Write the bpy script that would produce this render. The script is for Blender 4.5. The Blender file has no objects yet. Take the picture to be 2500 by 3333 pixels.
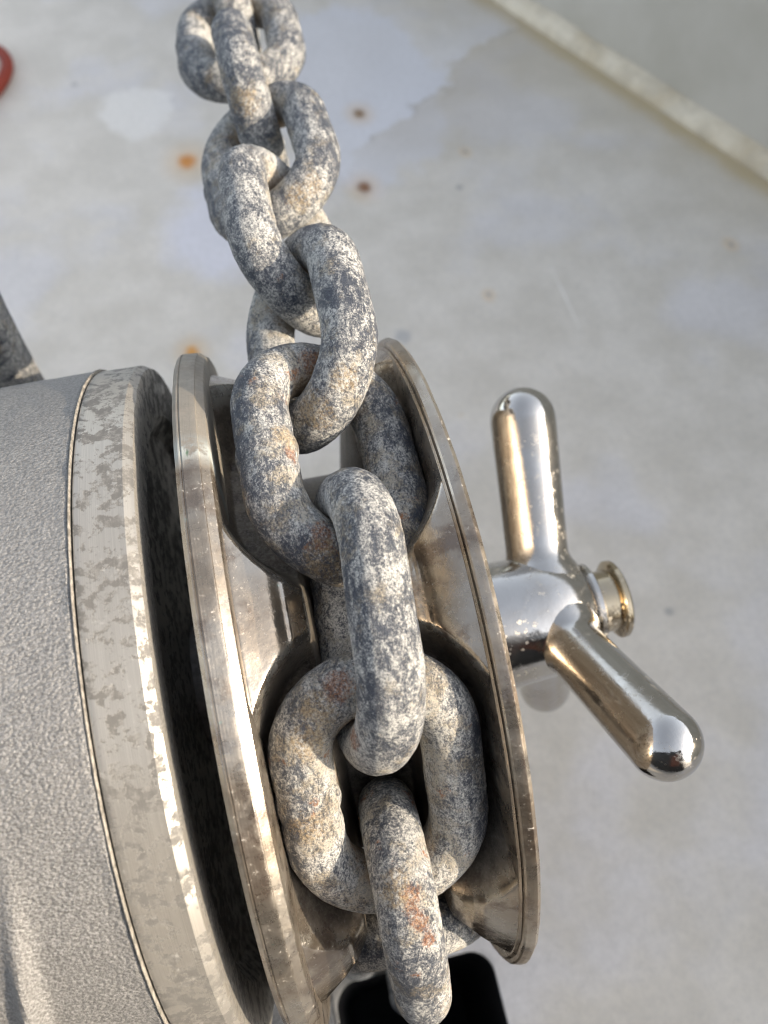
import bpy, bmesh, math, random
import numpy as np
from mathutils import Vector, Matrix, noise

MM = 0.001
sc = bpy.context.scene

# ------------------------------------------------------------------ camera
CAM_POS = Vector((-7.0, -70.77, 280.17)) * MM
RIGHT = Vector((0.97657, -0.21519, -0.00321))
DOWN = Vector((-0.18457, -0.82974, -0.52675))
FWD = Vector((0.11068, 0.51500, -0.85002))
cam = bpy.data.cameras.new("camera")
cam.sensor_fit = 'HORIZONTAL'
cam.sensor_width = 3.6
cam.lens = 2645.75 / 2500 * 3.6
cam.clip_start = 0.005
cam.clip_end = 60
cam.dof.use_dof = True
cam.dof.focus_distance = 0.134
cam.dof.aperture_fstop = 2.4
co = bpy.data.objects.new("camera", cam)
sc.collection.objects.link(co)
m = Matrix((RIGHT, -DOWN, -FWD)).transposed().to_4x4()
m.translation = CAM_POS
co.matrix_world = m
sc.camera = co

# ------------------------------------------------------------------ world, sun, exposure
SUN_EL = math.radians(21)
SUN_AZ = math.atan2(0.83, -0.41)          # measured from +Y towards +X
world = bpy.data.worlds.new("World")
sc.world = world
world.use_nodes = True
wn = world.node_tree.nodes
wl = world.node_tree.links
bg = wn["Background"]
sky = wn.new("ShaderNodeTexSky")
sky.sky_type = 'NISHITA'
sky.sun_disc = False
sky.sun_elevation = SUN_EL
sky.sun_rotation = SUN_AZ
sky.air_density = 1.0
sky.dust_density = 2.5
sky.ozone_density = 0.6
hs = wn.new("ShaderNodeHueSaturation")                # thin haze takes the blue out of the sky
hs.inputs['Saturation'].default_value = 0.42
wl.new(sky.outputs[0], hs.inputs['Color'])
wl.new(hs.outputs[0], bg.inputs[0])
bg.inputs[1].default_value = 0.15
sun = bpy.data.lights.new("sun", 'SUN')
sun.energy = 2.6
sun.angle = math.radians(0.6)
sun.color = (1.0, 0.83, 0.62)
so = bpy.data.objects.new("sun", sun)
sc.collection.objects.link(so)
sv = Vector((math.sin(SUN_AZ) * math.cos(SUN_EL), math.cos(SUN_AZ) * math.cos(SUN_EL), math.sin(SUN_EL)))
so.rotation_euler = sv.to_track_quat('Z', 'Y').to_euler()
sc.view_settings.view_transform = 'Standard'
sc.view_settings.look = 'None'
sc.view_settings.gamma = 1
sc.view_settings.use_curve_mapping = False
sc.view_settings.exposure = 1.52
sc.render.engine = 'CYCLES'
sc.cycles.use_denoising = True
sc.cycles.sample_clamp_indirect = 6.0
sc.cycles.filter_width = 1.1
sc.cycles.max_bounces = 8

# wheel frame -> world: tilt about X, raise to the shaft
PHI = math.radians(22)
SHAFT_H = 105 * MM


# ------------------------------------------------------------------ node helper
class NT:
    def __init__(self, name):
        self.m = bpy.data.materials.new(name)
        self.m.use_nodes = True
        self.n = self.m.node_tree.nodes
        self.l = self.m.node_tree.links
        self.b = self.n["Principled BSDF"]
        self.tc = self.n.new("ShaderNodeTexCoord")
        mp = self.n.new("ShaderNodeMapping")
        mp.inputs['Scale'].default_value = (1000, 1000, 1000)   # millimetres
        self.l.new(self.tc.outputs['Object'], mp.inputs[0])
        self.co = mp.outputs[0]

    def put(self, sock, v):
        if isinstance(v, bpy.types.NodeSocket):
            self.l.new(v, sock)
        elif isinstance(v, (tuple, list)) and len(v) == 3 and sock.type == 'RGBA':
            sock.default_value = (*v, 1)
        else:
            sock.default_value = v

    def math(self, op, a, b=0.0, c=0.0, clamp=False):
        x = self.n.new("ShaderNodeMath"); x.operation = op; x.use_clamp = clamp
        self.put(x.inputs[0], a); self.put(x.inputs[1], b); self.put(x.inputs[2], c)
        return x.outputs[0]

    def vmath(self, op, a, b=(0, 0, 0)):
        x = self.n.new("ShaderNodeVectorMath"); x.operation = op
        self.put(x.inputs[0], a); self.put(x.inputs[1], b)
        return x.outputs['Value' if op in ('LENGTH', 'DISTANCE', 'DOT_PRODUCT') else 'Vector']

    def noise(self, scale, detail=4, rough=0.6, co=None, dist=0.0, lac=2.0):
        """scale in features per millimetre"""
        x = self.n.new("ShaderNodeTexNoise")
        x.inputs['Scale'].default_value = scale
        x.inputs['Detail'].default_value = detail
        x.inputs['Roughness'].default_value = rough
        x.inputs['Lacunarity'].default_value = lac
        x.inputs['Distortion'].default_value = dist
        self.l.new(co if co is not None else self.co, x.inputs['Vector'])
        return x.outputs[0]

    def voro(self, scale, co=None):
        x = self.n.new("ShaderNodeTexVoronoi")
        x.inputs['Scale'].default_value = scale
        self.l.new(co if co is not None else self.co, x.inputs['Vector'])
        return x.outputs['Distance']

    def ramp(self, v, lo, hi, a=0.0, b=1.0, smooth=True):
        x = self.n.new("ShaderNodeMapRange")
        x.interpolation_type = 'SMOOTHSTEP' if smooth else 'LINEAR'
        self.put(x.inputs[0], v)
        for i, q in enumerate((lo, hi, a, b)):
            self.put(x.inputs[1 + i], q)
        return x.outputs[0]

    def mix(self, f, a, b, mode='MIX'):
        x = self.n.new("ShaderNodeMix"); x.data_type = 'RGBA'; x.blend_type = mode
        self.put(x.inputs[0], f); self.put(x.inputs[6], a); self.put(x.inputs[7], b)
        return x.outputs[2]

    def attr(self, name):
        x = self.n.new("ShaderNodeAttribute"); x.attribute_name = name
        return x.outputs['Fac']

    def sep(self, v):
        x = self.n.new("ShaderNodeSeparateXYZ"); self.l.new(v, x.inputs[0])
        return x.outputs

    def scaled(self, s, off=(0, 0, 0)):
        x = self.n.new("ShaderNodeMapping")
        x.inputs['Scale'].default_value = s
        x.inputs['Location'].default_value = off
        self.l.new(self.co, x.inputs[0])
        return x.outputs[0]

    def bump(self, h, dist_mm, strength=1.0, prev=None):
        x = self.n.new("ShaderNodeBump")
        x.inputs['Distance'].default_value = dist_mm * MM
        x.inputs['Strength'].default_value = strength
        self.l.new(h, x.inputs['Height'])
        if prev is not None:
            self.l.new(prev, x.inputs['Normal'])
        self.l.new(x.outputs[0], self.b.inputs['Normal'])
        return x.outputs[0]

    def out(self, color=None, rough=None, metal=None, spec=None):
        for k, v in (('Base Color', color), ('Roughness', rough), ('Metallic', metal), ('Specular IOR Level', spec)):
            if v is not None:
                self.put(self.b.inputs[k], v)
        return self.m


# ------------------------------------------------------------------ materials
def mat_chain(rust=0.0, tan=0.0):
    t = NT("galvanised_chain")
    oi = t.n.new("ShaderNodeObjectInfo")
    off = t.vmath('SCALE', (371.0, 173.0, 257.0))
    off.node.inputs['Scale'].default_value = 1.0
    t.l.new(oi.outputs['Random'], off.node.inputs['Scale'])
    co = t.vmath('ADD', t.co, off)
    t.co = co
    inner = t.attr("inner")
    big = t.noise(0.13, 3, 0.6)
    st = t.vmath('MULTIPLY', co, (0.6, 1.15, 1.15))
    mid = t.noise(0.62, 6, 0.80, co=st, dist=0.4)
    fine = t.noise(2.4, 5, 0.85)
    grain = t.noise(6.0, 3, 0.8)
    # white zinc chalk over dark worn steel
    chalk = t.math('ADD', t.math('MULTIPLY', mid, 1.15), t.math('MULTIPLY', fine, 0.85))
    chalk = t.math('ADD', chalk, t.math('MULTIPLY', big, 0.6))
    chalk = t.math('ADD', chalk, t.math('MULTIPLY', inner, 0.12))  # paler inner faces: some wear, mostly warm sunlight put into the colour
    chalk = t.math('ADD', chalk, t.math('MULTIPLY', t.math('SUBTRACT', oi.outputs['Random'], 0.5), 0.07))
    cm = t.ramp(chalk, 1.15, 1.47)
    dark = t.mix(t.ramp(grain, 0.35, 0.7), (0.024, 0.031, 0.046), (0.115, 0.129, 0.156))
    pale = t.mix(t.ramp(fine, 0.38, 0.62), (0.25, 0.257, 0.257), (0.60, 0.592, 0.555))
    col = t.mix(cm, dark, pale)
    # ochre dirt, plus sun-warm tan painted on the inner faces
    n2 = t.noise(0.2, 5, 0.68, co=t.vmath('ADD', co, (40, 11, 3)))
    dm = t.ramp(t.math('ADD', n2, t.math('MULTIPLY', inner, 0.07)), 0.51 - tan, 0.64 - tan)
    dm = t.math('MULTIPLY', dm, t.ramp(fine, 0.36, 0.62))
    col = t.mix(t.math('MULTIPLY', dm, 0.6), col, (0.34, 0.275, 0.17))
    # small dark pits
    pit = t.ramp(t.noise(1.5, 4, 0.7, co=t.vmath('ADD', co, (7, 91, 33))), 0.60, 0.66)
    col = t.mix(t.math('MULTIPLY', pit, 0.75), col, (0.04, 0.045, 0.06))
    # rust
    n3 = t.noise(0.16, 5, 0.7, co=t.vmath('ADD', co, (3, 57, 71)))
    rm = t.math('MULTIPLY', t.ramp(n3, 0.655 - rust, 0.74 - rust), t.ramp(t.noise(1.6, 4, 0.7), 0.40, 0.60))
    col = t.mix(t.math('MULTIPLY', rm, 0.85), col, (0.30, 0.115, 0.035))
    ra = t.math('ADD', t.attr("rust"), t.math('MULTIPLY', t.math('SUBTRACT', t.noise(0.9, 5, 0.75), 0.5), 1.3))
    ra = t.math('MULTIPLY', t.ramp(ra, 0.34, 0.62), t.ramp(t.attr("rust"), 0.0, 0.15))
    ra = t.math('MULTIPLY', ra, t.ramp(t.noise(1.9, 4, 0.8), 0.36, 0.58, 0.15, 1.0))
    col = t.mix(t.math('MULTIPLY', ra, 0.8), col, t.mix(t.ramp(fine, 0.4, 0.62), (0.12, 0.05, 0.03), (0.36, 0.145, 0.05)))
    oc = t.math('ADD', t.attr("ochre"), t.math('MULTIPLY', t.math('SUBTRACT', t.noise(0.7, 5, 0.75), 0.5), 1.3))
    oc = t.math('MULTIPLY', t.ramp(oc, 0.3, 0.62), t.ramp(t.attr("ochre"), 0.0, 0.15))
    oc = t.math('MULTIPLY', oc, t.ramp(t.noise(1.5, 4, 0.8), 0.38, 0.62, 0.0, 1.0))
    col = t.mix(t.math('MULTIPLY', oc, 0.7), col, t.mix(t.ramp(fine, 0.4, 0.62), (0.20, 0.14, 0.075), (0.44, 0.335, 0.19)))
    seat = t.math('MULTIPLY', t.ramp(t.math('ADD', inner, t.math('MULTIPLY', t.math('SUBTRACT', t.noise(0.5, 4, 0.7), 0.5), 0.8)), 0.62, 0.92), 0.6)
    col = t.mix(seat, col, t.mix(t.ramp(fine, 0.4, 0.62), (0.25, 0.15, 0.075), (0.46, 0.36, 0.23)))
    rough = t.ramp(cm, 0, 1, 0.5, 0.85)
    h = t.math('ADD', t.math('MULTIPLY', mid, 0.8), t.math('ADD', t.math('MULTIPLY', fine, 0.5), t.math('MULTIPLY', grain, 0.22)))
    t.bump(h, 0.55, 0.9)
    return t.out(col, rough, t.ramp(cm, 0, 1, 0.25, 0.0), 0.4)


def mat_deck():
    t = NT("deck_paint")
    p = t.co
    big = t.noise(0.009, 4, 0.55)
    mid = t.noise(0.035, 5, 0.62)
    fine = t.noise(0.35, 4, 0.65)
    base = t.mix(t.ramp(mid, 0.3, 0.7), (0.545, 0.512, 0.45), (0.645, 0.61, 0.55))
    # worn bluish areas where the top coat has gone
    base = t.mix(t.math('MULTIPLY', t.ramp(big, 0.5, 0.62), 0.35), base, (0.60, 0.61, 0.69))
    # chalky white patches
    def spot(x, y, r, soft, wob=0.0, wsc=0.03, sx=1.0, sy=1.0):
        d = t.vmath('SUBTRACT', p, (x, y, 0))
        d = t.vmath('MULTIPLY', d, (1 / sx, 1 / sy, 0))
        d = t.vmath('LENGTH', d)
        if wob:
            d = t.math('ADD', d, t.math('MULTIPLY', t.math('SUBTRACT', t.noise(wsc, 4, 0.6), 0.5), wob))
        return t.ramp(d, r - soft, r + soft, 1.0, 0.0)
    base = t.mix(t.math('MULTIPLY', spot(-53, 400, 22, 4, 26, 0.05, 1.0, 1.1), 0.75), base, (0.74, 0.72, 0.68))
    base = t.mix(t.math('MULTIPLY', spot(-20, 285, 24, 9, 30, 0.04, 1.0, 1.5), 0.65), base, (0.64, 0.65, 0.74))
    base = t.mix(t.math('MULTIPLY', spot(78, 400, 62, 6, 60, 0.025, 0.8, 1.5), 0.6), base, (0.64, 0.655, 0.72))
    # ochre staining along the foot of the bulwark
    dl = t.vmath('DOT_PRODUCT', t.vmath('SUBTRACT', p, (186.8, 471.2, 0)), (-0.9192, -0.3939, 0))
    dl = t.math('ADD', dl, t.math('MULTIPLY', t.math('SUBTRACT', t.noise(0.03, 5, 0.6), 0.5), 60))
    base = t.mix(t.ramp(dl, 4, 75, 0.45, 0.0), base, (0.46, 0.41, 0.31))
    d2 = t.vmath('DOT_PRODUCT', t.vmath('SUBTRACT', p, (186.8, 471.2, 0)), (-0.9192, -0.3939, 0))
    d2 = t.math('ADD', d2, t.math('MULTIPLY', t.math('SUBTRACT', t.noise(0.05, 4, 0.6), 0.5), 14))
    base = t.mix(t.ramp(d2, 3, 17, 0.8, 0.0), base, (0.44, 0.35, 0.19))
    # ragged edge where old paint has lifted
    jf = t.vmath('DOT_PRODUCT', t.vmath('SUBTRACT', p, (123, 382, 0)), (-0.67, 0.74, 0))
    jf = t.math('ADD', jf, t.math('MULTIPLY', t.math('SUBTRACT', t.noise(0.028, 6, 0.68), 0.5), 62))
    near = spot(128, 388, 82, 34)
    tanm = t.math('MULTIPLY', t.ramp(jf, -75, -1, 0.1, 1.0, False), t.ramp(jf, -1, 2, 1.0, 0.0))
    base = t.mix(t.math('MULTIPLY', t.math('MULTIPLY', tanm, near), 0.42), base, (0.42, 0.37, 0.29))
    palm = t.math('MULTIPLY', t.ramp(jf, 0, 3), t.ramp(jf, 5, 70, 1.0, 0.0))
    base = t.mix(t.math('MULTIPLY', t.math('MULTIPLY', palm, near), 0.4), base, (0.64, 0.65, 0.70))
    edge = t.math('MULTIPLY', t.ramp(t.math('ABSOLUTE', jf), 0, 3.5, 1, 0), t.ramp(t.noise(0.04, 3, 0.6), 0.45, 0.6))
    base = t.mix(t.math('MULTIPLY', t.math('MULTIPLY', edge, near), 0.6), base, (0.25, 0.22, 0.18))
    # rust spots
    for (x, y, r, c) in ((-27.7, 345.9, 4.8, (0.55, 0.21, 0.02)), (63.3, 302.3, 3.6, (0.20, 0.085, 0.03)),
                         (124.8, 320, 1.3, (0.3, 0.29, 0.28)), (236, 217, 1.5, (0.33, 0.32, 0.31)), (105.7, 209, 1.3, (0.34, 0.33, 0.33)), 
                         (74.2, 368.6, 3.2, (0.22, 0.13, 0.06)), (-38.4, 203, 3.0, (0.56, 0.26, 0.04))):
        base = t.mix(t.math('MULTIPLY', spot(x, y, r * 2.0, r * 1.5, 3, 0.25, 1.15, 1.5), 0.35), base, (0.62, 0.38, 0.12))
        base = t.mix(spot(x, y, r * 0.85, r * 0.6, 3.5, 0.3, 1.1, 1.5), base, c)
    # small grey and ochre specks
    sp = t.ramp(t.voro(0.021, co=t.vmath('ADD', p, (13, 5, 0))), 0.025, 0.065, 1, 0)
    sp = t.math('MULTIPLY', sp, t.ramp(t.noise(0.012, 2, 0.5), 0.42, 0.55))
    base = t.mix(t.math('MULTIPLY', sp, 0.6), base, (0.22, 0.22, 0.23))
    sp2 = t.ramp(t.voro(0.03, co=t.vmath('ADD', p, (71, 35, 4))), 0.02, 0.06, 1, 0)
    base = t.mix(t.math('MULTIPLY', sp2, 0.18), base, (0.50, 0.36, 0.16))
    # grey scuff and a pale scratch
    base = t.mix(t.math('MULTIPLY', spot(58.7, 191.5, 4.5, 2.5, 8, 0.2, 0.8), 0.6), base, (0.30, 0.31, 0.33))
    base = t.mix(t.math('MULTIPLY', spot(141.5, 199, 0.5, 0.4, 0.5, 0.2, 1.0, 34), 0.7), base, (0.82, 0.80, 0.76))
    base = t.mix(t.ramp(fine, 0.35, 0.7, 0.0, 0.2), base, (0.35, 0.34, 0.33))
    base = t.mix(t.ramp(t.noise(0.9, 4, 0.8), 0.5, 0.72, 0.0, 0.22), base, (0.25, 0.25, 0.25))
    scr = t.noise(0.05, 5, 0.7, co=t.scaled((0.25, 2.2, 1)), dist=0.6)
    base = t.mix(t.ramp(scr, 0.62, 0.75, 0.0, 0.25), base, (0.40, 0.385, 0.36))
    h = t.math('ADD', t.math('MULTIPLY', mid, 2.0), t.math('ADD', t.math('MULTIPLY', fine, 0.6), t.math('MULTIPLY', t.noise(0.9, 3, 0.7), 0.25)))
    t.bump(h, 0.5, 0.6)
    return t.out(base, t.ramp(mid, 0.3, 0.7, 0.5, 0.68), 0.0, 0.35)


def mat_bulwark():
    t = NT("bulwark_paint")
    big = t.noise(0.012, 4, 0.6)
    mid = t.noise(0.08, 4, 0.6)
    c = t.mix(t.ramp(big, 0.35, 0.65), (0.43, 0.41, 0.355), (0.50, 0.48, 0.43))
    sp = t.ramp(t.voro(0.022), 0.03, 0.07, 1, 0)
    c = t.mix(t.math('MULTIPLY', sp, 0.5), c, (0.28, 0.26, 0.22))
    t.bump(mid, 0.5, 0.5)
    return t.out(c, 0.6, 0.0, 0.3)


def mat_sealant():
    t = NT("sealant")
    n = t.noise(0.03, 4, 0.6)
    c = t.mix(t.ramp(n, 0.35, 0.65), (0.50, 0.43, 0.31), (0.66, 0.60, 0.48))
    c = t.mix(t.ramp(t.noise(0.09, 3, 0.55), 0.5, 0.62, 0, 0.4), c, (0.45, 0.41, 0.33))
    t.bump(n, 1.0, 0.4)
    return t.out(c, 0.7, 0.0, 0.3)


def mat_housing():
    t = NT("cast_grey_coating")
    g = t.noise(2.4, 4, 0.75, co=t.scaled((0.75, 1.05, 1.05)))
    f = t.noise(3.2, 4, 0.7)
    vv = t.voro(2.0, co=t.vmath('ADD', t.scaled((0.8, 1.1, 1.1)), t.vmath('MULTIPLY', (0.6, 0.6, 0.6), (1, 1, 1))))
    big = t.noise(0.05, 4, 0.6)
    mid = t.noise(0.25, 4, 0.6)
    c = t.mix(t.ramp(g, 0.38, 0.62), (0.15, 0.148, 0.145), (0.29, 0.287, 0.28))
    c = t.mix(t.ramp(big, 0.42, 0.68, 0, 0.4), c, (0.21, 0.205, 0.2))
    c = t.mix(t.ramp(mid, 0.62, 0.76, 0, 0.5), c, (0.40, 0.395, 0.38))
    c = t.mix(t.ramp(f, 0.6, 0.72, 0, 0.6), c, (0.46, 0.455, 0.44))
    h = t.math('ADD', t.math('MULTIPLY', vv, -0.55), t.math('ADD', t.math('MULTIPLY', g, 0.55), t.math('MULTIPLY', f, 0.4)))
    t.bump(h, 0.32, 1.0)
    return t.out(c, t.ramp(f, 0.35, 0.65, 0.38, 0.6), 0.35, 0.5)


def mat_collar():
    t = NT("machined_alloy")
    x = t.sep(t.co)[0]
    lines = t.noise(1.0, 2, 0.5, co=t.scaled((9.0, 0.02, 0.02)))
    blot = t.noise(0.34, 6, 0.7, dist=0.25)
    patch = t.noise(0.035, 3, 0.55)
    bm = t.ramp(t.math('ADD', blot, t.math('MULTIPLY', patch, 0.35)), 0.635, 0.715)
    bm = t.math('MULTIPLY', bm, t.ramp(t.noise(0.6, 4, 0.7), 0.3, 0.55, 0.4, 1.0))
    c = t.mix(t.ramp(lines, 0.35, 0.65), (0.36, 0.342, 0.31), (0.42, 0.40, 0.362))
    c = t.mix(t.ramp(patch, 0.4, 0.65, 0, 0.35), c, (0.30, 0.285, 0.26))
    c = t.mix(t.math('MULTIPLY', bm, 0.8), c, (0.10, 0.098, 0.094))
    wh = t.ramp(t.noise(0.55, 5, 0.75, co=t.vmath('ADD', t.co, (9, 30, 4))), 0.60, 0.70)
    c = t.mix(t.math('MULTIPLY', wh, 0.45), c, (0.66, 0.64, 0.60))
    r = t.math('ADD', t.ramp(bm, 0, 1, 0.42, 0.75), t.math('MULTIPLY', wh, 0.2))
    h = t.math('ADD', t.math('MULTIPLY', lines, 0.5), t.math('MULTIPLY', bm, -0.4))
    t.bump(h, 0.06, 0.7)
    return t.out(c, r, t.ramp(bm, 0, 1, 0.6, 0.3), 0.4)


def mat_bronze(polish=0.2, lines=True, name="worn_bronze", tarnish=0.72):
    t = NT(name)
    pk = t.attr("pocket")
    big = t.noise(0.06, 4, 0.6)
    mid = t.noise(0.3, 5, 0.68)
    fine = t.noise(1.6, 5, 0.75)
    c = t.mix(t.ramp(big, 0.35, 0.65), (0.33, 0.275, 0.215), (0.42, 0.38, 0.325))
    # tarnish clouds
    tm = t.ramp(t.noise(0.11, 5, 0.65, co=t.vmath('ADD', t.co, (31, 7, 5))), 0.50, 0.62)
    c = t.mix(t.math('MULTIPLY', tm, tarnish), c, (0.135, 0.095, 0.075))
    # chalk specks and salt
    wm = t.math('MULTIPLY', t.ramp(fine, 0.585, 0.66), t.ramp(mid, 0.42, 0.62))
    c = t.mix(t.math('MULTIPLY', wm, 0.6), c, (0.62, 0.61, 0.57))
    vm = t.math('MULTIPLY', t.ramp(t.noise(0.5, 4, 0.7, co=t.vmath('ADD', t.co, (3, 77, 51))), 0.66, 0.74), 0.5)
    c = t.mix(vm, c, (0.33, 0.48, 0.42))
    # grimy cast surface of the chain pockets, colour darkened further for crevice shade
    gc = t.mix(t.ramp(fine, 0.4, 0.68), (0.035, 0.03, 0.026), (0.15, 0.137, 0.12))
    pat = t.attr("patina")
    c = t.mix(t.math('MULTIPLY', pat, t.ramp(mid, 0.3, 0.6, 0.4, 0.8)), c, (0.25, 0.235, 0.205))
    dep = t.math('MULTIPLY', t.attr("deposit"), t.ramp(mid, 0.35, 0.5))
    c = t.mix(t.math('MULTIPLY', dep, 0.7), c, (0.40, 0.45, 0.44))
    c = t.mix(t.ramp(t.attr("green"), 0.45, 0.8, 0.0, 0.8), c, (0.045, 0.11, 0.05))
    ew = t.math('MULTIPLY', t.attr("edge"), t.ramp(mid, 0.4, 0.58))
    c = t.mix(t.math('MULTIPLY', ew, 0.75), c, (0.56, 0.54, 0.49))
    gm = t.math('MULTIPLY', pk, t.ramp(mid, 0.25, 0.7, 1.0, 0.6))
    c = t.mix(gm, c, gc)
    r = t.math('ADD', t.ramp(mid, 0.3, 0.7, polish - 0.05, polish + 0.16), t.math('MULTIPLY', gm, 0.28))
    r = t.math('ADD', r, t.math('MULTIPLY', wm, 0.35))
    met = t.math('SUBTRACT', 0.9, t.math('MAXIMUM', t.math('MULTIPLY', gm, 0.45), t.math('MULTIPLY', wm, 0.6)))
    met = t.math('SUBTRACT', met, t.math('MAXIMUM', t.math('MULTIPLY', pat, 0.35), t.math('MULTIPLY', dep, 0.8)))
    r = t.math('ADD', r, t.math('MULTIPLY', t.math('MAXIMUM', t.math('MULTIPLY', pat, 0.6), dep), 0.42))
    h = t.math('ADD', t.math('MULTIPLY', mid, 0.5), t.math('MULTIPLY', fine, t.math('ADD', 0.06, t.math('MULTIPLY', pk, 0.45))))
    b = t.bump(h, 0.35, 0.55)
    if lines:
        ln = t.noise(1.0, 2, 0.5, co=t.scaled((3.6, 0.01, 0.01)))
        t.bump(ln, 0.05, 0.5, b)
    return t.out(c, r, met, 0.5)


def mat_chrome(gold=0.0, name="plated_nickel", spots=0.5):
    t = NT(name)
    big = t.noise(0.08, 4, 0.6)
    mid = t.noise(0.35, 4, 0.65)
    fine = t.noise(1.5, 4, 0.7)
    c0 = (0.55 - 0.1 * gold, 0.53 - 0.19 * gold, 0.50 - 0.33 * gold)
    c = t.mix(t.ramp(big, 0.4, 0.65, 0, 0.5), c0, (0.41, 0.37, 0.32))
    sm = t.math('MULTIPLY', t.ramp(mid, 0.58, 0.66), 0.6)
    sp = t.ramp(t.noise(0.62, 2, 0.55, co=t.vmath('ADD', t.co, (5, 2, 9))), 0.60, 0.68)
    sp = t.math('MULTIPLY', sp, t.ramp(t.noise(0.09, 2, 0.5), 0.40, 0.58))
    sp = t.math('MULTIPLY', sp, spots)
    c = t.mix(sp, c, (0.66, 0.62, 0.53))
    pit = t.math('MULTIPLY', t.ramp(fine, 0.60, 0.68), t.ramp(mid, 0.45, 0.6))
    c = t.mix(t.math('MULTIPLY', pit, 0.6), c, (0.26, 0.23, 0.19))
    r = t.math('ADD', t.ramp(big, 0.4, 0.65, 0.07, 0.2), t.math('MULTIPLY', sm, 0.25))
    r = t.math('ADD', r, t.math('MULTIPLY', sp, 0.4))
    r = t.math('ADD', r, t.math('MULTIPLY', pit, 0.3))
    met = t.math('SUBTRACT', 1.0, t.math('MULTIPLY', sp, 0.6))
    t.bump(t.math('ADD', mid, t.math('MULTIPLY', fine, 0.15)), 0.12, 0.4)
    return t.out(c, r, met, 0.5)


def mat_plain(name, col, rough=0.6, metal=0.0, var=0.25, scale=0.5, bump=0.2):
    t = NT(name)
    n = t.noise(scale, 5, 0.65)
    c = t.mix(t.ramp(n, 0.35, 0.65), tuple(v * (1 - var) for v in col), tuple(min(1, v * (1 + var)) for v in col))
    t.bump(n, bump, 0.6)
    return t.out(c, rough, metal, 0.4)


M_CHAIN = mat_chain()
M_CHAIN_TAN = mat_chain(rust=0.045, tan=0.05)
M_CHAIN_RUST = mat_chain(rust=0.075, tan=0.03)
M_DECK = mat_deck()
M_BULW = mat_bulwark()
M_SEAL = mat_sealant()
M_HOUS = mat_housing()
M_COLL = mat_collar()
M_BRONZE = mat_bronze(0.16, False, tarnish=0.65)
M_RIM = mat_bronze(0.27, True, "machined_bronze", 0.5)
M_NICKEL = mat_chrome(0.0, "plated_nickel", 0.7)
M_HANDLE = mat_chrome(0.0, "polished_handle", 0.22)
M_BRASS = mat_chrome(0.7, "brass_cap")
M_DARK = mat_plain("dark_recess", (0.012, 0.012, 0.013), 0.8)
M_STEEL = mat_plain("shaft_steel", (0.22, 0.21, 0.20), 0.5, 0.7)
M_GASKET = mat_plain("gasket", (0.21, 0.195, 0.17), 0.7, 0.1, 0.4, 0.8)
M_ROPE = mat_plain("red_rope", (0.22, 0.035, 0.02), 0.8, 0, 0.3, 0.6, 0.5)
M_THIMBLE = mat_plain("pale_thimble", (0.72, 0.69, 0.64), 0.4, 0.3, 0.15, 0.2)


# ------------------------------------------------------------------ mesh helpers
def link_obj(name, me, mat, parent=None, sharp=None):
    o = bpy.data.objects.new(name, me)
    sc.collection.objects.link(o)
    if mat:
        me.materials.append(mat)
    if parent is not None:
        o.parent = parent
    me.polygons.foreach_set("use_smooth", [True] * len(me.polygons))
    if sharp:
        me.set_sharp_from_angle(angle=math.radians(sharp))
    return o


def mesh_from(verts, faces, name="m"):
    me = bpy.data.meshes.new(name)
    me.from_pydata([tuple(v) for v in verts], [], faces)
    me.update()
    return me


def grid_faces(nu, nv, wrap_u=False, wrap_v=False):
    fs = []
    for i in range(nu if wrap_u else nu - 1):
        for j in range(nv if wrap_v else nv - 1):
            a = i * nv + j
            b = ((i + 1) % nu) * nv + j
            c = ((i + 1) % nu) * nv + (j + 1) % nv
            d = i * nv + (j + 1) % nv
            fs.append((a, b, c, d))
    return fs


def fix_normals(me):
    bm = bmesh.new(); bm.from_mesh(me)
    bmesh.ops.recalc_face_normals(bm, faces=bm.faces)
    bm.to_mesh(me); bm.free()


def lathe(profile, axis='X', seg=192, jitter=0.0, closed=False):
    """profile of (along, radius) in mm, revolved about the axis"""
    vs = []
    for (a, r) in profile:
        for k in range(seg):
            t = 2 * math.pi * k / seg
            vs.append((a * MM, r * math.cos(t) * MM, r * math.sin(t) * MM))
    fs = grid_faces(len(profile), seg, closed, True)
    me = mesh_from(vs, fs)
    fix_normals(me)
    return me


def subdivide_profile(pts, step):
    out = []
    for (a, b) in zip(pts[:-1], pts[1:]):
        n = max(1, int(math.hypot(b[0] - a[0], b[1] - a[1]) / step))
        for i in range(n):
            out.append((a[0] + (b[0] - a[0]) * i / n, a[1] + (b[1] - a[1]) * i / n))
    out.append(pts[-1])
    return out


def tube(path, r, seg=16, closed=False, taper=None):
    """tube through a list of Vectors in metres, r in metres"""
    n = len(path)
    tang = []
    for i in range(n):
        a = path[(i - 1) % n] if (closed or i > 0) else path[i]
        b = path[(i + 1) % n] if (closed or i < n - 1) else path[i]
        tang.append((b - a).normalized())
    ref = Vector((0, 0, 1)) if abs(tang[0].z) < 0.9 else Vector((1, 0, 0))
    vs = []
    u = tang[0].cross(ref).normalized()
    for i in range(n):
        u = (u - tang[i] * u.dot(tang[i])).normalized()
        w = tang[i].cross(u)
        rr = r * (taper[i] if taper else 1)
        for k in range(seg):
            t = 2 * math.pi * k / seg
            vs.append(path[i] + (u * math.cos(t) + w * math.sin(t)) * rr)
    fs = grid_faces(n, seg, closed, True)
    if not closed:
        fs.append(tuple(range(seg))[::-1]); fs.append(tuple(range((n - 1) * seg, n * seg)))
    me = mesh_from(vs, fs); fix_normals(me)
    return me


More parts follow.
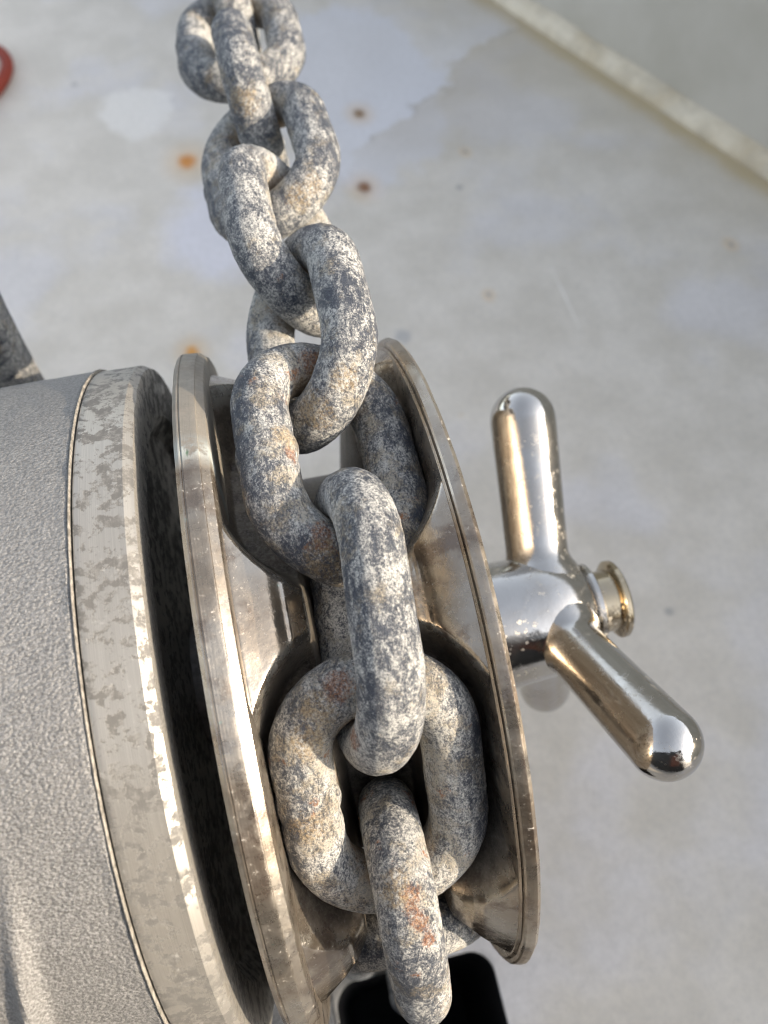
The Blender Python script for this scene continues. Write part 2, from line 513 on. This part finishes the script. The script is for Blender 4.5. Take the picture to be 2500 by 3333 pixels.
def box_mesh(x0, x1, y0, y1, z0, z1, bev=0.0):
    bm = bmesh.new()
    bmesh.ops.create_cube(bm, size=1)
    for v in bm.verts:
        v.co = Vector(((x0 + x1) / 2 + v.co.x * (x1 - x0), (y0 + y1) / 2 + v.co.y * (y1 - y0), (z0 + z1) / 2 + v.co.z * (z1 - z0))) * MM
    if bev:
        bmesh.ops.bevel(bm, geom=bm.edges[:], offset=bev * MM, segments=4, profile=0.5, affect='EDGES')
    me = bpy.data.meshes.new("box"); bm.to_mesh(me); bm.free()
    return me


def thing(name, label, cat, loc=(0, 0, 0), group=None):
    o = bpy.data.objects.new(name, None)
    sc.collection.objects.link(o)
    o.empty_display_size = 0.02
    o.location = loc
    o['label'] = label; o['category'] = cat
    if group:
        o['group'] = group
    return o


def on_shaft(o):
    """geometry built round the shaft axis -> seated in the windlass"""
    o.location = (0, 0, SHAFT_H)
    o.rotation_euler = (PHI, 0, 0)
    return o


def shaft_pt(x, y, z):
    c, s = math.cos(PHI), math.sin(PHI)
    return Vector((x, y * c - z * s, y * s + z * c)) * MM + Vector((0, 0, SHAFT_H))


# ------------------------------------------------------------------ setting: deck with a chain hole, bulwark
def build_deck():
    hx0, hx1, hy0, hy1, hr = -21.0, 27.0, -128.0, -60.0, 7.0
    inner = []
    for (cx, cy, a0) in ((hx1 - hr, hy1 - hr, 0), (hx0 + hr, hy1 - hr, 90), (hx0 + hr, hy0 + hr, 180), (hx1 - hr, hy0 + hr, 270)):
        for k in range(9):
            a = math.radians(a0 + 90 * k / 8)
            inner.append((cx + hr * math.cos(a), cy + hr * math.sin(a)))
    n = len(inner)
    ctr = ((hx0 + hx1) / 2, (hy0 + hy1) / 2)
    rings = []
    for sc_ in (0.0, 2.0, 60.0, 250.0, 900.0):
        ring = []
        for (x, y) in inner:
            dx, dy = x - ctr[0], y - ctr[1]
            l = math.hypot(dx, dy)
            ring.append((x + dx / l * sc_, y + dy / l * sc_, 0.0))
        rings.append(ring)
    vs = []
    # pipe wall down, small rounded lip, then deck
    for z, off in ((-140, 0.0), (-0.7, 0.0), (-0.2, 0.1), (0.0, 0.4)):
        for (x, y) in inner:
            dx, dy = x - ctr[0], y - ctr[1]; l = math.hypot(dx, dy)
            vs.append(((x + dx / l * off) * MM, (y + dy / l * off) * MM, z * MM))
    for ring in rings[1:]:
        vs += [(x * MM, y * MM, z) for (x, y, z) in ring]
    me = mesh_from(vs, grid_faces(8, n, False, True))
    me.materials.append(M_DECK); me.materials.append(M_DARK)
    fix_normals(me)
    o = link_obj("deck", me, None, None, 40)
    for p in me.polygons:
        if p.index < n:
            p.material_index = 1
    o['kind'] = 'structure'
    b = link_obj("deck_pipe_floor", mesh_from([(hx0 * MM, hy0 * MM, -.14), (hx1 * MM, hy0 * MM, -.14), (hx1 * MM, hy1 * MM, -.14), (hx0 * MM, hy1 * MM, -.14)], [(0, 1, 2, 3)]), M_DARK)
    b['kind'] = 'structure'


build_deck()

BW_P = Vector((186.8, 471.2, 0)); BW_D = Vector((0.3939, -0.9192, 0)).normalized(); BW_N = Vector((-0.9192, -0.3939, 0)).normalized()


def build_bulwark():
    root = thing("bulwark", "grey painted bulwark wall rising from the deck with a pale sealed foot", "bulwark", (BW_P + BW_D * 150) * MM)
    org = root.location.copy()
    H = 305.0
    # outline in (inward, up)
    prof = [(-9, -2), (-9.5, 10), (-12, 120), (-22, 298), (-28, H), (-66, H), (-72, 298), (-60, -2)]
    vs, nn = [], 40
    for i in range(nn + 1):
        s = -700 + 2100 * i / nn
        for (a, z) in prof:
            vs.append((BW_P + BW_D * s + BW_N * a + Vector((0, 0, z))) * MM - org)
    fs = grid_faces(nn + 1, len(prof), False, True)
    fs.append(tuple(range(len(prof)))); fs.append(tuple(range(nn * len(prof), (nn + 1) * len(prof))))
    me = mesh_from(vs, fs); fix_normals(me)
    link_obj("wall", me, M_BULW, root, 35)
    # uneven bead of sealant along the foot
    vs = []; nn = 260; mseg = 9
    for i in range(nn + 1):
        s = -500 + 1300 * i / nn
        w = 10.5 + 1.5 * noise.noise(Vector((s * 0.02, 3, 0))) + 0.5 * noise.noise(Vector((s * 0.09, 8, 0)))
        h = 8.5 + 0.8 * noise.noise(Vector((s * 0.03, 0, 9)))
        for k in range(mseg):
            t = math.pi / 2 * k / (mseg - 1)
            vs.append((BW_P + BW_D * s + BW_N * (w * (math.cos(t) - 1) + 0.3) + Vector((0, 0, h * math.sin(t) + 0.2))) * MM - org)
    me = mesh_from(vs, grid_faces(nn + 1, mseg)); fix_normals(me)
    link_obj("sealant_bead", me, M_SEAL, root)


build_bulwark()

# ------------------------------------------------------------------ windlass
windlass = thing("anchor_windlass", "horizontal anchor windlass with grey cast drum housing and bronze chain wheel", "windlass")

# drum housing
prof = [(-150, 8), (-150, 60), (-148, 66), (-143, 69.6)]
prof += subdivide_profile([(-143, 69.8), (-70, 70.7)], 3) + subdivide_profile([(-69.5, 70.7), (-41.5, 71.0)], 0.6)
prof += [(-40.6, 71.2), (-40.2, 71.0), (-40.0, 70.4), (-40.0, 40)]
me = lathe(prof, seg=360)
rng = random.Random(3)
for v in me.vertices:
    r = math.hypot(v.co.y, v.co.z)
    if r > 0.05:
        # a slight swelling at the back of the casting
        th = math.degrees(math.atan2(v.co.y, v.co.z))
        xm = v.co.x / MM
        g_ = min(1, max(0, (-10 - th) / 32)) if -120 < th < 0 else 0.0
        g_ = g_ * g_ * (3 - 2 * g_)
        q_ = math.exp(-((xm + 53.5 + g_ * 3.5) / 1.5) ** 2) + 0.2 / (1 + math.exp((xm + 54 + g_ * 3.5) / 0.8))
        k = 0.0026 * g_ * q_ + 0.00035 * noise.noise(v.co * 60) + 0.00012 * noise.noise(v.co * 300)
        v.co.y *= 1 + k / r; v.co.z *= 1 + k / r
on_shaft(link_obj("drum_housing", me, M_HOUS, windlass, 40))
# body and foot under the drum (reaches the deck)
me = box_mesh(-146, -46, -52, 48, 3, 100, 8)
link_obj("gear_casing", me, M_HOUS, windlass, 40)
me = box_mesh(-158, -21.5, -128, 66, 0.2, 8, 2.5)
link_obj("mounting_foot", me, M_HOUS, windlass, 40)
# gasket lip at the seam
me = lathe([(-40.1, 70.2), (-40.1, 71.3), (-39.95, 71.45), (-39.82, 71.3), (-39.75, 70.2)], seg=360)
for v in me.vertices:
    r = math.hypot(v.co.y, v.co.z)
    k = 0.00018 * noise.noise(v.co * 400)
    v.co.y *= 1 + k / r; v.co.z *= 1 + k / r
on_shaft(link_obj("gasket", me, M_GASKET, windlass))
# machined collar
prof = [(-39.55, 30), (-39.55, 70.5), (-39.45, 70.85)] + subdivide_profile([(-39.2, 70.95), (-31.8, 70.85)], 1.0) + [(-30.35, 70.0), (-30.1, 69.2), (-30.6, 60), (-33.5, 56), (-33.5, 14)]
me = lathe(prof, seg=360)
for v in me.vertices:                                   # chipped right-hand arris
    r = math.hypot(v.co.y, v.co.z)
    if v.co.x > -0.0305 and r > 0.068:
        k = max(0.0, noise.noise(v.co * 220) - 0.2) * 0.0012
        v.co.y *= 1 - k / r; v.co.z *= 1 - k / r
on_shaft(link_obj("clutch_collar", me, M_COLL, windlass, 25))
on_shaft(link_obj("shaft", lathe([(-34, 13), (24, 13)], seg=64), M_STEEL, windlass))

# chain wheel: cast body as a height field over the axis, six link pockets each with a slot
P0 = math.radians(-22.5)
NP = 6
XL, XR = -18.3, 17.6
D_FLOOR = 51.0


def smooth(a, b, x):
    t = np.clip((x - a) / (b - a), 0, 1)
    return t * t * (3 - 2 * t)


def build_wheel():
    NX, NTH = 150, 1080
    xs = np.linspace(XL, XR, NX)
    th = np.linspace(0, 2 * np.pi, NTH, endpoint=False)
    X, TH = np.meshgrid(xs, th, indexing='ij')
    k = np.round((TH - P0) / (2 * np.pi / NP))
    dl = TH - P0 - k * 2 * np.pi / NP
    ax = np.abs(X)
    land = np.where(X > 0, np.interp(ax, [0, 6.0, 11.0, 17.6], [56.0, 57.0, 62.8, 66.1]), np.interp(ax, [0, 6.0, 10.5, 18.0], [56.0, 57.0, 63.6, 66.6]))
    land = land - 0.5 * np.exp(-((ax - 11.0) / 1.2) ** 2)
    t = 57.5 * np.sin(dl)
    a = 7.4
    sd = np.hypot(np.maximum(np.abs(t) - a, 0), X) - np.where(X > 0, 16.9, 17.9)
    floor = D_FLOOR / np.cos(dl)
    w = smooth(-0.9, 2.8, sd)
    r = floor * (1 - w) + land * w
    slot = smooth(5.6, 8.0, ax)
    root = 41.0
    r = np.minimum(r, root * (1 - slot) + np.maximum(r, root) * slot)
    # casting unevenness
    pk = 1 - smooth(0.3, 2.6, sd)
    pk = np.maximum(pk, 1 - smooth(6.4, 8.4, ax))
    verts = np.stack([X, r * np.sin(TH), r * np.cos(TH)], -1).reshape(-1, 3) * MM
    me = mesh_from(verts.tolist(), grid_faces(NX, NTH, False, True))
    at = me.attributes.new("pocket", 'FLOAT', 'POINT')
    at.data.foreach_set("value", pk.reshape(-1).astype(np.float32))
    ed = np.exp(-((sd - 2.3) / 0.55) ** 2) * (ax > 7.5) + 0.8 * np.exp(-((ax - 10.7) / 0.35) ** 2) * (sd > 2) * (X < 0)
    at = me.attributes.new("edge", 'FLOAT', 'POINT')
    at.data.foreach_set("value", np.clip(ed, 0, 1).reshape(-1).astype(np.float32))
    fix_normals(me)
    return me


wheel = on_shaft(link_obj("chain_wheel", build_wheel(), M_BRONZE, windlass))


def wheel_part(name, me, mat, sharp=None):
    o = link_obj(name, me, mat, wheel, sharp)
    return o


def nick(me, amp=0.00025):
    for v in me.vertices:
        r = math.hypot(v.co.y, v.co.z)
        if r > 0.06:
            k = amp * noise.noise(v.co * 160) + amp * 0.6 * min(0, noise.noise(v.co * 420) + 0.25)
            v.co.y *= 1 + k / r; v.co.z *= 1 + k / r
    return me


def rim_wear(me):
    """unpolished stretch of the rim, with a pale deposit and a green streak where the polish starts"""
    pat, dep, gre = [], [], []
    for v in me.vertices:
        x = v.co.x / MM
        a = math.degrees(math.atan2(v.co.y, v.co.z))
        e = 28.6 + 1.2 * math.sin(x * 2.1)
        pat.append(max(0.0, min(1.0, (a - e) / 0.8)) if a < 150 else 0.0)
        dep.append(max(0.0, 1 - abs(a - 30.4) / 3.2))
        gre.append(max(0.0, 1 - math.hypot((a - 30.2) / 2.4, (x + 21.5 + (a - 30) * 0.10) / 0.26)))
    for n_, d_ in (("patina", pat), ("deposit", dep), ("green", gre)):
        at = me.attributes.new(n_, 'FLOAT', 'POINT'); at.data.foreach_set("value", d_)
    return me


prof = [(17.2, 48), (17.4, 64.8), (17.6, 66.4), (17.95, 66.8), (18.1, 66.65), (18.2, 67.5)] + subdivide_profile([(18.5, 67.8), (19.9, 68.25)], 0.6) + [(20.1, 68.25), (20.8, 67.6), (20.85, 66.5), (19.4, 52), (16.5, 40), (16.5, 12)]
wheel_part("rim", nick(lathe(prof, seg=480)), M_RIM, 22)
prof = [(-18.0, 48), (-18.05, 66.8), (-18.1, 69.9), (-18.3, 70.4), (-19.6, 71.25), (-19.7, 71.45)] + subdivide_profile([(-19.8, 71.5), (-22.3, 71.75)], 0.7) + [(-22.4, 71.55), (-22.55, 71.55), (-22.65, 71.75), (-22.9, 71.75), (-23.6, 71.1), (-23.7, 69.5), (-22.5, 55), (-20, 40), (-20, 12)]
wheel_part("rim", rim_wear(nick(lathe(prof, seg=480))), M_RIM, 22)

# star nut on the shaft end (clutch nut) with three handles
NUT_C = Vector((45.5, -0.6, 2.84)); NUT_AX = Vector((1, 0.024, 0.018)).normalized()
E1 = (Vector((0, 1, 0)) - NUT_AX * NUT_AX.y).normalized(); E2 = NUT_AX.cross(E1)
NR = Matrix((NUT_AX, E1, E2)).transposed()
nut_world = Matrix.Rotation(PHI, 4, 'X') @ NR.to_4x4()
nut_loc = Vector((0, 0, SHAFT_H)) + Matrix.Rotation(PHI, 3, 'X') @ (NUT_C * MM)


def nut_obj(o, rot=None):
    o.matrix_local = Matrix.Translation(nut_loc) @ nut_world @ (rot if rot else Matrix.Identity(4))
    return o


prof = [(-25, 4), (-25, 14.4), (-23, 15), (-14, 14.8), (-10, 14.6), (-6, 14.4), (-2, 14.2), (1, 13.8), (4, 13.0), (6.2, 12.0), (8.0, 10.7), (9.2, 9.9), (9.8, 9.3), (10.2, 8.9), (10.5, 9.7), (11.5, 9.7), (11.9, 9.2), (11.9, 6.5), (11.9, 3)]
hub = nut_obj(link_obj("clutch_nut", lathe(prof, seg=128), M_NICKEL, windlass, 45))
ec = link_obj("end_cap", lathe([(11.8, 2), (11.8, 7.2), (16.2, 7.2), (16.4, 8.6), (16.8, 9.1), (17.8, 9.1), (18.3, 8.6), (18.5, 7.6), (18.1, 6.8), (18.1, 0.2)], seg=96), M_BRASS, hub, 40)
A1 = math.radians(4.7)
RAKE = 0.131


def handle_mesh(tip_r, root_r, ln):
    pts = [(8.0, root_r + 3.2), (10.5, root_r + 2.2), (12.0, root_r + 1.2), (13.2, root_r + 0.4), (14.4, root_r + 0.05)]
    for i in range(0, 13):
        q = i / 12
        pts.append((16 + (ln - 16) * q, root_r + (tip_r - root_r) * q))
    for i in range(1, 14):
        a = math.pi / 2 * i / 14
        pts.append((ln + tip_r * math.sin(a), tip_r * math.cos(a)))
    pts.append((ln + tip_r, 0.01))
    return lathe(pts, seg=96)


for k, (tip, rootr, ln) in enumerate(((7.75, 7.2, 46.0), (6.9, 6.6, 46.2), (7.0, 6.8, 46.0))):
    a = A1 + k * 2 * math.pi / 3 + (0.02 if k == 1 else 0)
    D = Vector((math.sin(RAKE), math.cos(a) * math.cos(RAKE), math.sin(a) * math.cos(RAKE)))
    o = link_obj("handle", handle_mesh(tip, rootr, ln), M_HANDLE, hub, 60)
    o.rotation_euler = Vector((1, 0, 0)).rotation_difference(D).to_euler()

# cast lug standing in front of the housing
bm = bmesh.new()
yF, yB = 84, 100
pts = [(-120, 6), (-120, 160), (-66.0, 160), (-66.0, 150), (-67.0, 130), (-67.0, 6)]
f = [bm.verts.new(Vector((x, yF, z)) * MM) for x, z in pts]
g = [bm.verts.new(Vector((x, yB, z)) * MM) for x, z in pts]
bm.faces.new(f); bm.faces.new(g[::-1])
for i in range(len(pts)):
    j = (i + 1) % len(pts)
    bm.faces.new((f[i], f[j], g[j], g[i]))
bmesh.ops.recalc_face_normals(bm, faces=bm.faces)
bmesh.ops.bevel(bm, geom=bm.edges[:], offset=4.5 * MM, segments=2, profile=0.5, affect='EDGES')
me = bpy.data.meshes.new("lug"); bm.to_mesh(me); bm.free()
link_obj("cast_lug", me, M_CHAIN, windlass, 40)

# bronze stripper finger behind the wheel
path = [Vector((-12.5, -102, 0)), Vector((-12.5, -101, 25)), Vector((-11.5, -97, 50)), Vector((-10, -88, 70)), Vector((-7, -76, 82))]
pp = []
for i in range(len(path) - 1):
    for q in range(8):
        pp.append(path[i].lerp(path[i + 1], q / 8) * MM)
pp.append(path[-1] * MM)
link_obj("chain_stripper", tube(pp, 4.0 * MM, 20), M_BRONZE, windlass)

# ------------------------------------------------------------------ chain
PITCH, WID, DIA = 29.03, 34.1, 10.0


def link_mesh(seed, marks=()):
    rr = (WID - DIA) / 2; half = (PITCH + DIA) / 2; a = half - rr
    n_s, n_c, seg = 22, 46, 48
    cl = []
    for i in range(n_s): cl.append((-a + 2 * a * i / n_s, rr))
    for i in range(n_c):
        t = math.pi / 2 - math.pi * i / n_c; cl.append((a + rr * math.cos(t), rr * math.sin(t)))
    for i in range(n_s): cl.append((a - 2 * a * i / n_s, -rr))
    for i in range(n_c):
        t = -math.pi / 2 - math.pi * i / n_c; cl.append((-a + rr * math.cos(t), rr * math.sin(t)))
    n = len(cl)
    vs, inner = [], []
    off = Vector((seed * 13.7, seed * 5.1, seed * 9.3))
    for i in range(n):
        p = Vector((*cl[i], 0)); q = Vector((*cl[(i + 1) % n], 0)); o_ = Vector((*cl[(i - 1) % n], 0))
        tg = (q - o_).normalized(); nr = Vector((tg.y, -tg.x, 0))      # points inward
        if nr.dot(-p) < 0: nr = -nr
        r0 = DIA / 2
        for k in range(seg):
            t = 2 * math.pi * k / seg
            d = nr * math.cos(t) + Vector((0, 0, 1)) * math.sin(t)
            base = p + d * r0
            nz = 0.14 * noise.noise(base * 0.12 + off) + 0.10 * noise.noise(base * 0.45 + off) + 0.075 * noise.noise(base * 1.1 + off) + 0.03 * noise.noise(base * 2.6 + off)
            # worn seat inside the crowns
            wear = 0.35 * max(0, math.cos(t)) ** 2 * (1 if abs(p.x) > a + 4 else 0) * max(0, (abs(p.x) - a - 4) / (rr - 4))
            # weld seam across one bar
            weld = 0.0
            if p.y < -8:
                xx = p.x + 1.2 * math.sin(t) + off.y % 3 - 1.5
                weld = 0.32 * math.exp(-(xx / 1.5) ** 2) - 0.18 * math.exp(-((abs(xx) - 2.6) / 0.8) ** 2)
            vs.append((p + d * (r0 + nz - wear + weld)) * MM)
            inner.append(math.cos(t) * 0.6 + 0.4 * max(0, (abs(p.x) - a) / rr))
    me = mesh_from(vs, grid_faces(n, seg, True, True))
    fix_normals(me)
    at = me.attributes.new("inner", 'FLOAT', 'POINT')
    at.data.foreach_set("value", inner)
    for kind in ("rust", "ochre"):
        vals = []
        for v in vs:
            b = 0.0
            for (k_, p_, r_) in marks:
                if k_ == kind:
                    b = max(b, 1 - (v - p_).length / (r_ * MM))
            vals.append(b)
        at = me.attributes.new(kind, 'FLOAT', 'POINT')
        at.data.foreach_set("value", vals)
    return me


MARKS = {
    0: [("rust", (0.0, -56.56, 143.81), 3.4), ("rust", (0.42, -59.97, 142.39), 3.0), ("rust", (1.56, -62.59, 139.9), 2.6), ("ochre", (-2.6, -55.1, 143.9), 5)],
    1: [("rust", (-5.08, -28.8, 164.96), 4.6), ("ochre", (-8.5, -31, 163), 5), ("ochre", (-10.9, -34.74, 159.56), 5.5), ("ochre", (-13.7, -44.3, 147.8), 5)],
    2: [("rust", (-4.3, -35.73, 161.1), 3.6)],
    3: [("rust", (1.66, 28.7, 171.05), 5.0), ("rust", (-5.3, 7.78, 173.4), 2.8), ("ochre", (-5.9, 10.98, 174.4), 4), ("rust", (-3.02, -7.05, 171.8), 4.0), ("ochre", (-3.34, -10.66, 169.5), 6.5)],
    4: [("ochre", (5.8, 20.23, 175.36), 4.5), ("ochre", (-0.2, 18.34, 170.2), 6)],
    6: [("ochre", (10.2, 78.1, 170.9), 4), ("ochre", (6.5, 76.4, 169.7), 5)],
    7: [("ochre", (-0.74, 107.58, 173.1), 6)],
}
LINKS = [
    ([-0.11, -54.33, 120.6], [-0.0268, 0.3661, 0.9302], [-0.025, -0.9305, 0.3655]),
    ([-0.92, -39.62, 145.29], [0.0102, 0.6247, 0.7808], [0.9999, 0.003, -0.0154]),
    ([0.71, -16.84, 160.53], [0.0643, 0.9608, 0.2698], [0.2096, -0.2773, 0.9376]),
    ([1.46, 11.68, 165.1], [0.0049, 0.9988, 0.0495], [0.8913, 0.0181, -0.4531]),
    ([2.01, 40.71, 165.36], [0.0256, 0.9992, -0.0307], [0.5969, 0.0094, 0.8023]),
    ([2.65, 69.8, 164.57], [0.0088, 0.9995, -0.0302], [-0.5921, 0.0295, 0.8053]),
    ([2.49, 98.68, 163.32], [-0.0155, 0.9987, -0.0486], [0.8794, 0.0367, 0.4746]),
    ([2.07, 127.62, 161.41], [-0.0064, 0.9969, -0.079], [-0.139, 0.0774, 0.9873]),
    ([2.67, 156.64, 159.93], [0.0435, 0.9985, -0.0328], [0.9964, -0.0409, 0.0745]),
    ([3.6, 185.6, 158.9], [0.02, 0.9985, -0.036], [-0.10, 0.04, 0.99]),
    ([4.2, 214.6, 157.8], [0.02, 0.9985, -0.036], [0.99, -0.02, 0.07]),
]
# two more links leaving the wheel down into the hole
c = shaft_pt(0, 56.3 * math.sin(math.radians(-81)), 56.3 * math.cos(math.radians(-81))) / MM
LINKS_DOWN = [(list(c), list(Matrix.Rotation(PHI, 3, 'X') @ Vector((0, math.cos(math.radians(-81)), -math.sin(math.radians(-81))))), [1, 0, 0])]
e = Vector(LINKS_DOWN[0][0]) - Vector(LINKS_DOWN[0][1]) * PITCH / 2
u = Vector((0.0, 0.12, 1)).normalized()
LINKS_DOWN.append((list(e - u * PITCH / 2), list(u), [0.2, -1, 0.1]))
e = e - u * PITCH
LINKS_DOWN.append((list(e - Vector((0, 0, PITCH / 2))), [0, 0, 1], [1, 0.1, 0]))
e = e - Vector((0, 0, PITCH))
LINKS_DOWN.append((list(e - Vector((0, 0, PITCH / 2))), [0, 0, 1], [0, 1, 0]))

chain = thing("anchor_chain", "weathered galvanised anchor chain running over the bronze wheel and down into the deck hole", "chain", (0, -0.054, 0.12))
CH_MAT = {0: M_CHAIN_RUST, 1: M_CHAIN_TAN, 3: M_CHAIN_TAN}
CH_LAB = {0: "hanging link with rust streaks", 1: "flat link seated in the wheel pocket with rust at its crown", 3: "link with ochre and rust patches where it meets the wheel"}
for i, (c, u, n) in enumerate(LINKS + LINKS_DOWN):
    u = Vector(u).normalized(); n = Vector(n); n = (n - u * n.dot(u)).normalized(); w = u.cross(n)
    mw = Matrix((u, n, w)).transposed().to_4x4(); mw.translation = Vector(c) * MM
    inv = mw.inverted()
    marks = [(k_, inv @ (Vector(p_) * MM), r_) for (k_, p_, r_) in MARKS.get(i, [])]
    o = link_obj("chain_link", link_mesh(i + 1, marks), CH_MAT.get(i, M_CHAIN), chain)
    mw.translation -= Vector(chain.location)
    o.matrix_local = mw
    if i in CH_LAB:
        o['label'] = CH_LAB[i]

# ------------------------------------------------------------------ rope eye lying on the deck at the far left
rope = thing("rope_eye", "red rope eye round a pale metal thimble lying on the deck", "rope", (-0.15, 0.45, 0))


def eye_path(off):
    pts = [(-215, 330), (-190, 358), (-165, 386), (-143, 411), (-131, 428), (-124.5, 444), (-122.5, 459), (-125.5, 473), (-132.5, 482), (-143, 486), (-154, 482), (-163, 472), (-180, 450), (-200, 425), (-225, 392)]
    v = [Vector((x, y, 0)) for x, y in pts]
    out = []
    for i in range(len(v) - 1):
        p0 = v[max(i - 1, 0)]; p1 = v[i]; p2 = v[i + 1]; p3 = v[min(i + 2, len(v) - 1)]
        for q in range(8):
            t = q / 8
            out.append(0.5 * ((2 * p1) + (p2 - p0) * t + (2 * p0 - 5 * p1 + 4 * p2 - p3) * t * t + (3 * p1 - p0 - 3 * p2 + p3) * t ** 3))
    res = []
    for i in range(len(out)):
        tg = (out[min(i + 1, len(out) - 1)] - out[max(i - 1, 0)]).normalized()
        nrm = Vector((-tg.y, tg.x, 0))
        res.append(out[i] + nrm * off)
    return res


ro = Vector((-150, 450, 0))
link_obj("rope", tube([(p + Vector((0, 0, 3.6)) - ro) * MM for p in eye_path(3.4)], 3.5 * MM, 14), M_ROPE, rope)
link_obj("thimble", tube([(p + Vector((0, 0, 3.4)) - ro) * MM for p in eye_path(9.6)], 2.7 * MM, 12), M_THIMBLE, rope)

# ------------------------------------------------------------------ dark locker behind the windlass (added out of view to darken the metal reflections)
M_BLOCKER = mat_plain("dark_blocker", (0.03, 0.028, 0.028), 0.6, 0, 0.4, 0.02, 0.3)
M_BLOCK_PANEL = mat_plain("red_brown_panel", (0.16, 0.055, 0.035), 0.6, 0, 0.3, 0.05, 0.3)
blocker_root = thing("reflection_blocker", "dark unseen locker behind the windlass, the dark reflection in the lower handle tip", "blocker", (-0.1, -0.55, 0))
link_obj("body", box_mesh(-560, 330, -150, 150, 0, 470, 14), M_BLOCKER, blocker_root, 40)
link_obj("blocker_top", box_mesh(-570, 340, -160, 160, 471, 520, 12), M_BLOCKER, blocker_root, 40)
link_obj("panel", box_mesh(90, 230, 150.5, 156, 150, 400, 2), M_BLOCK_PANEL, blocker_root, 40)
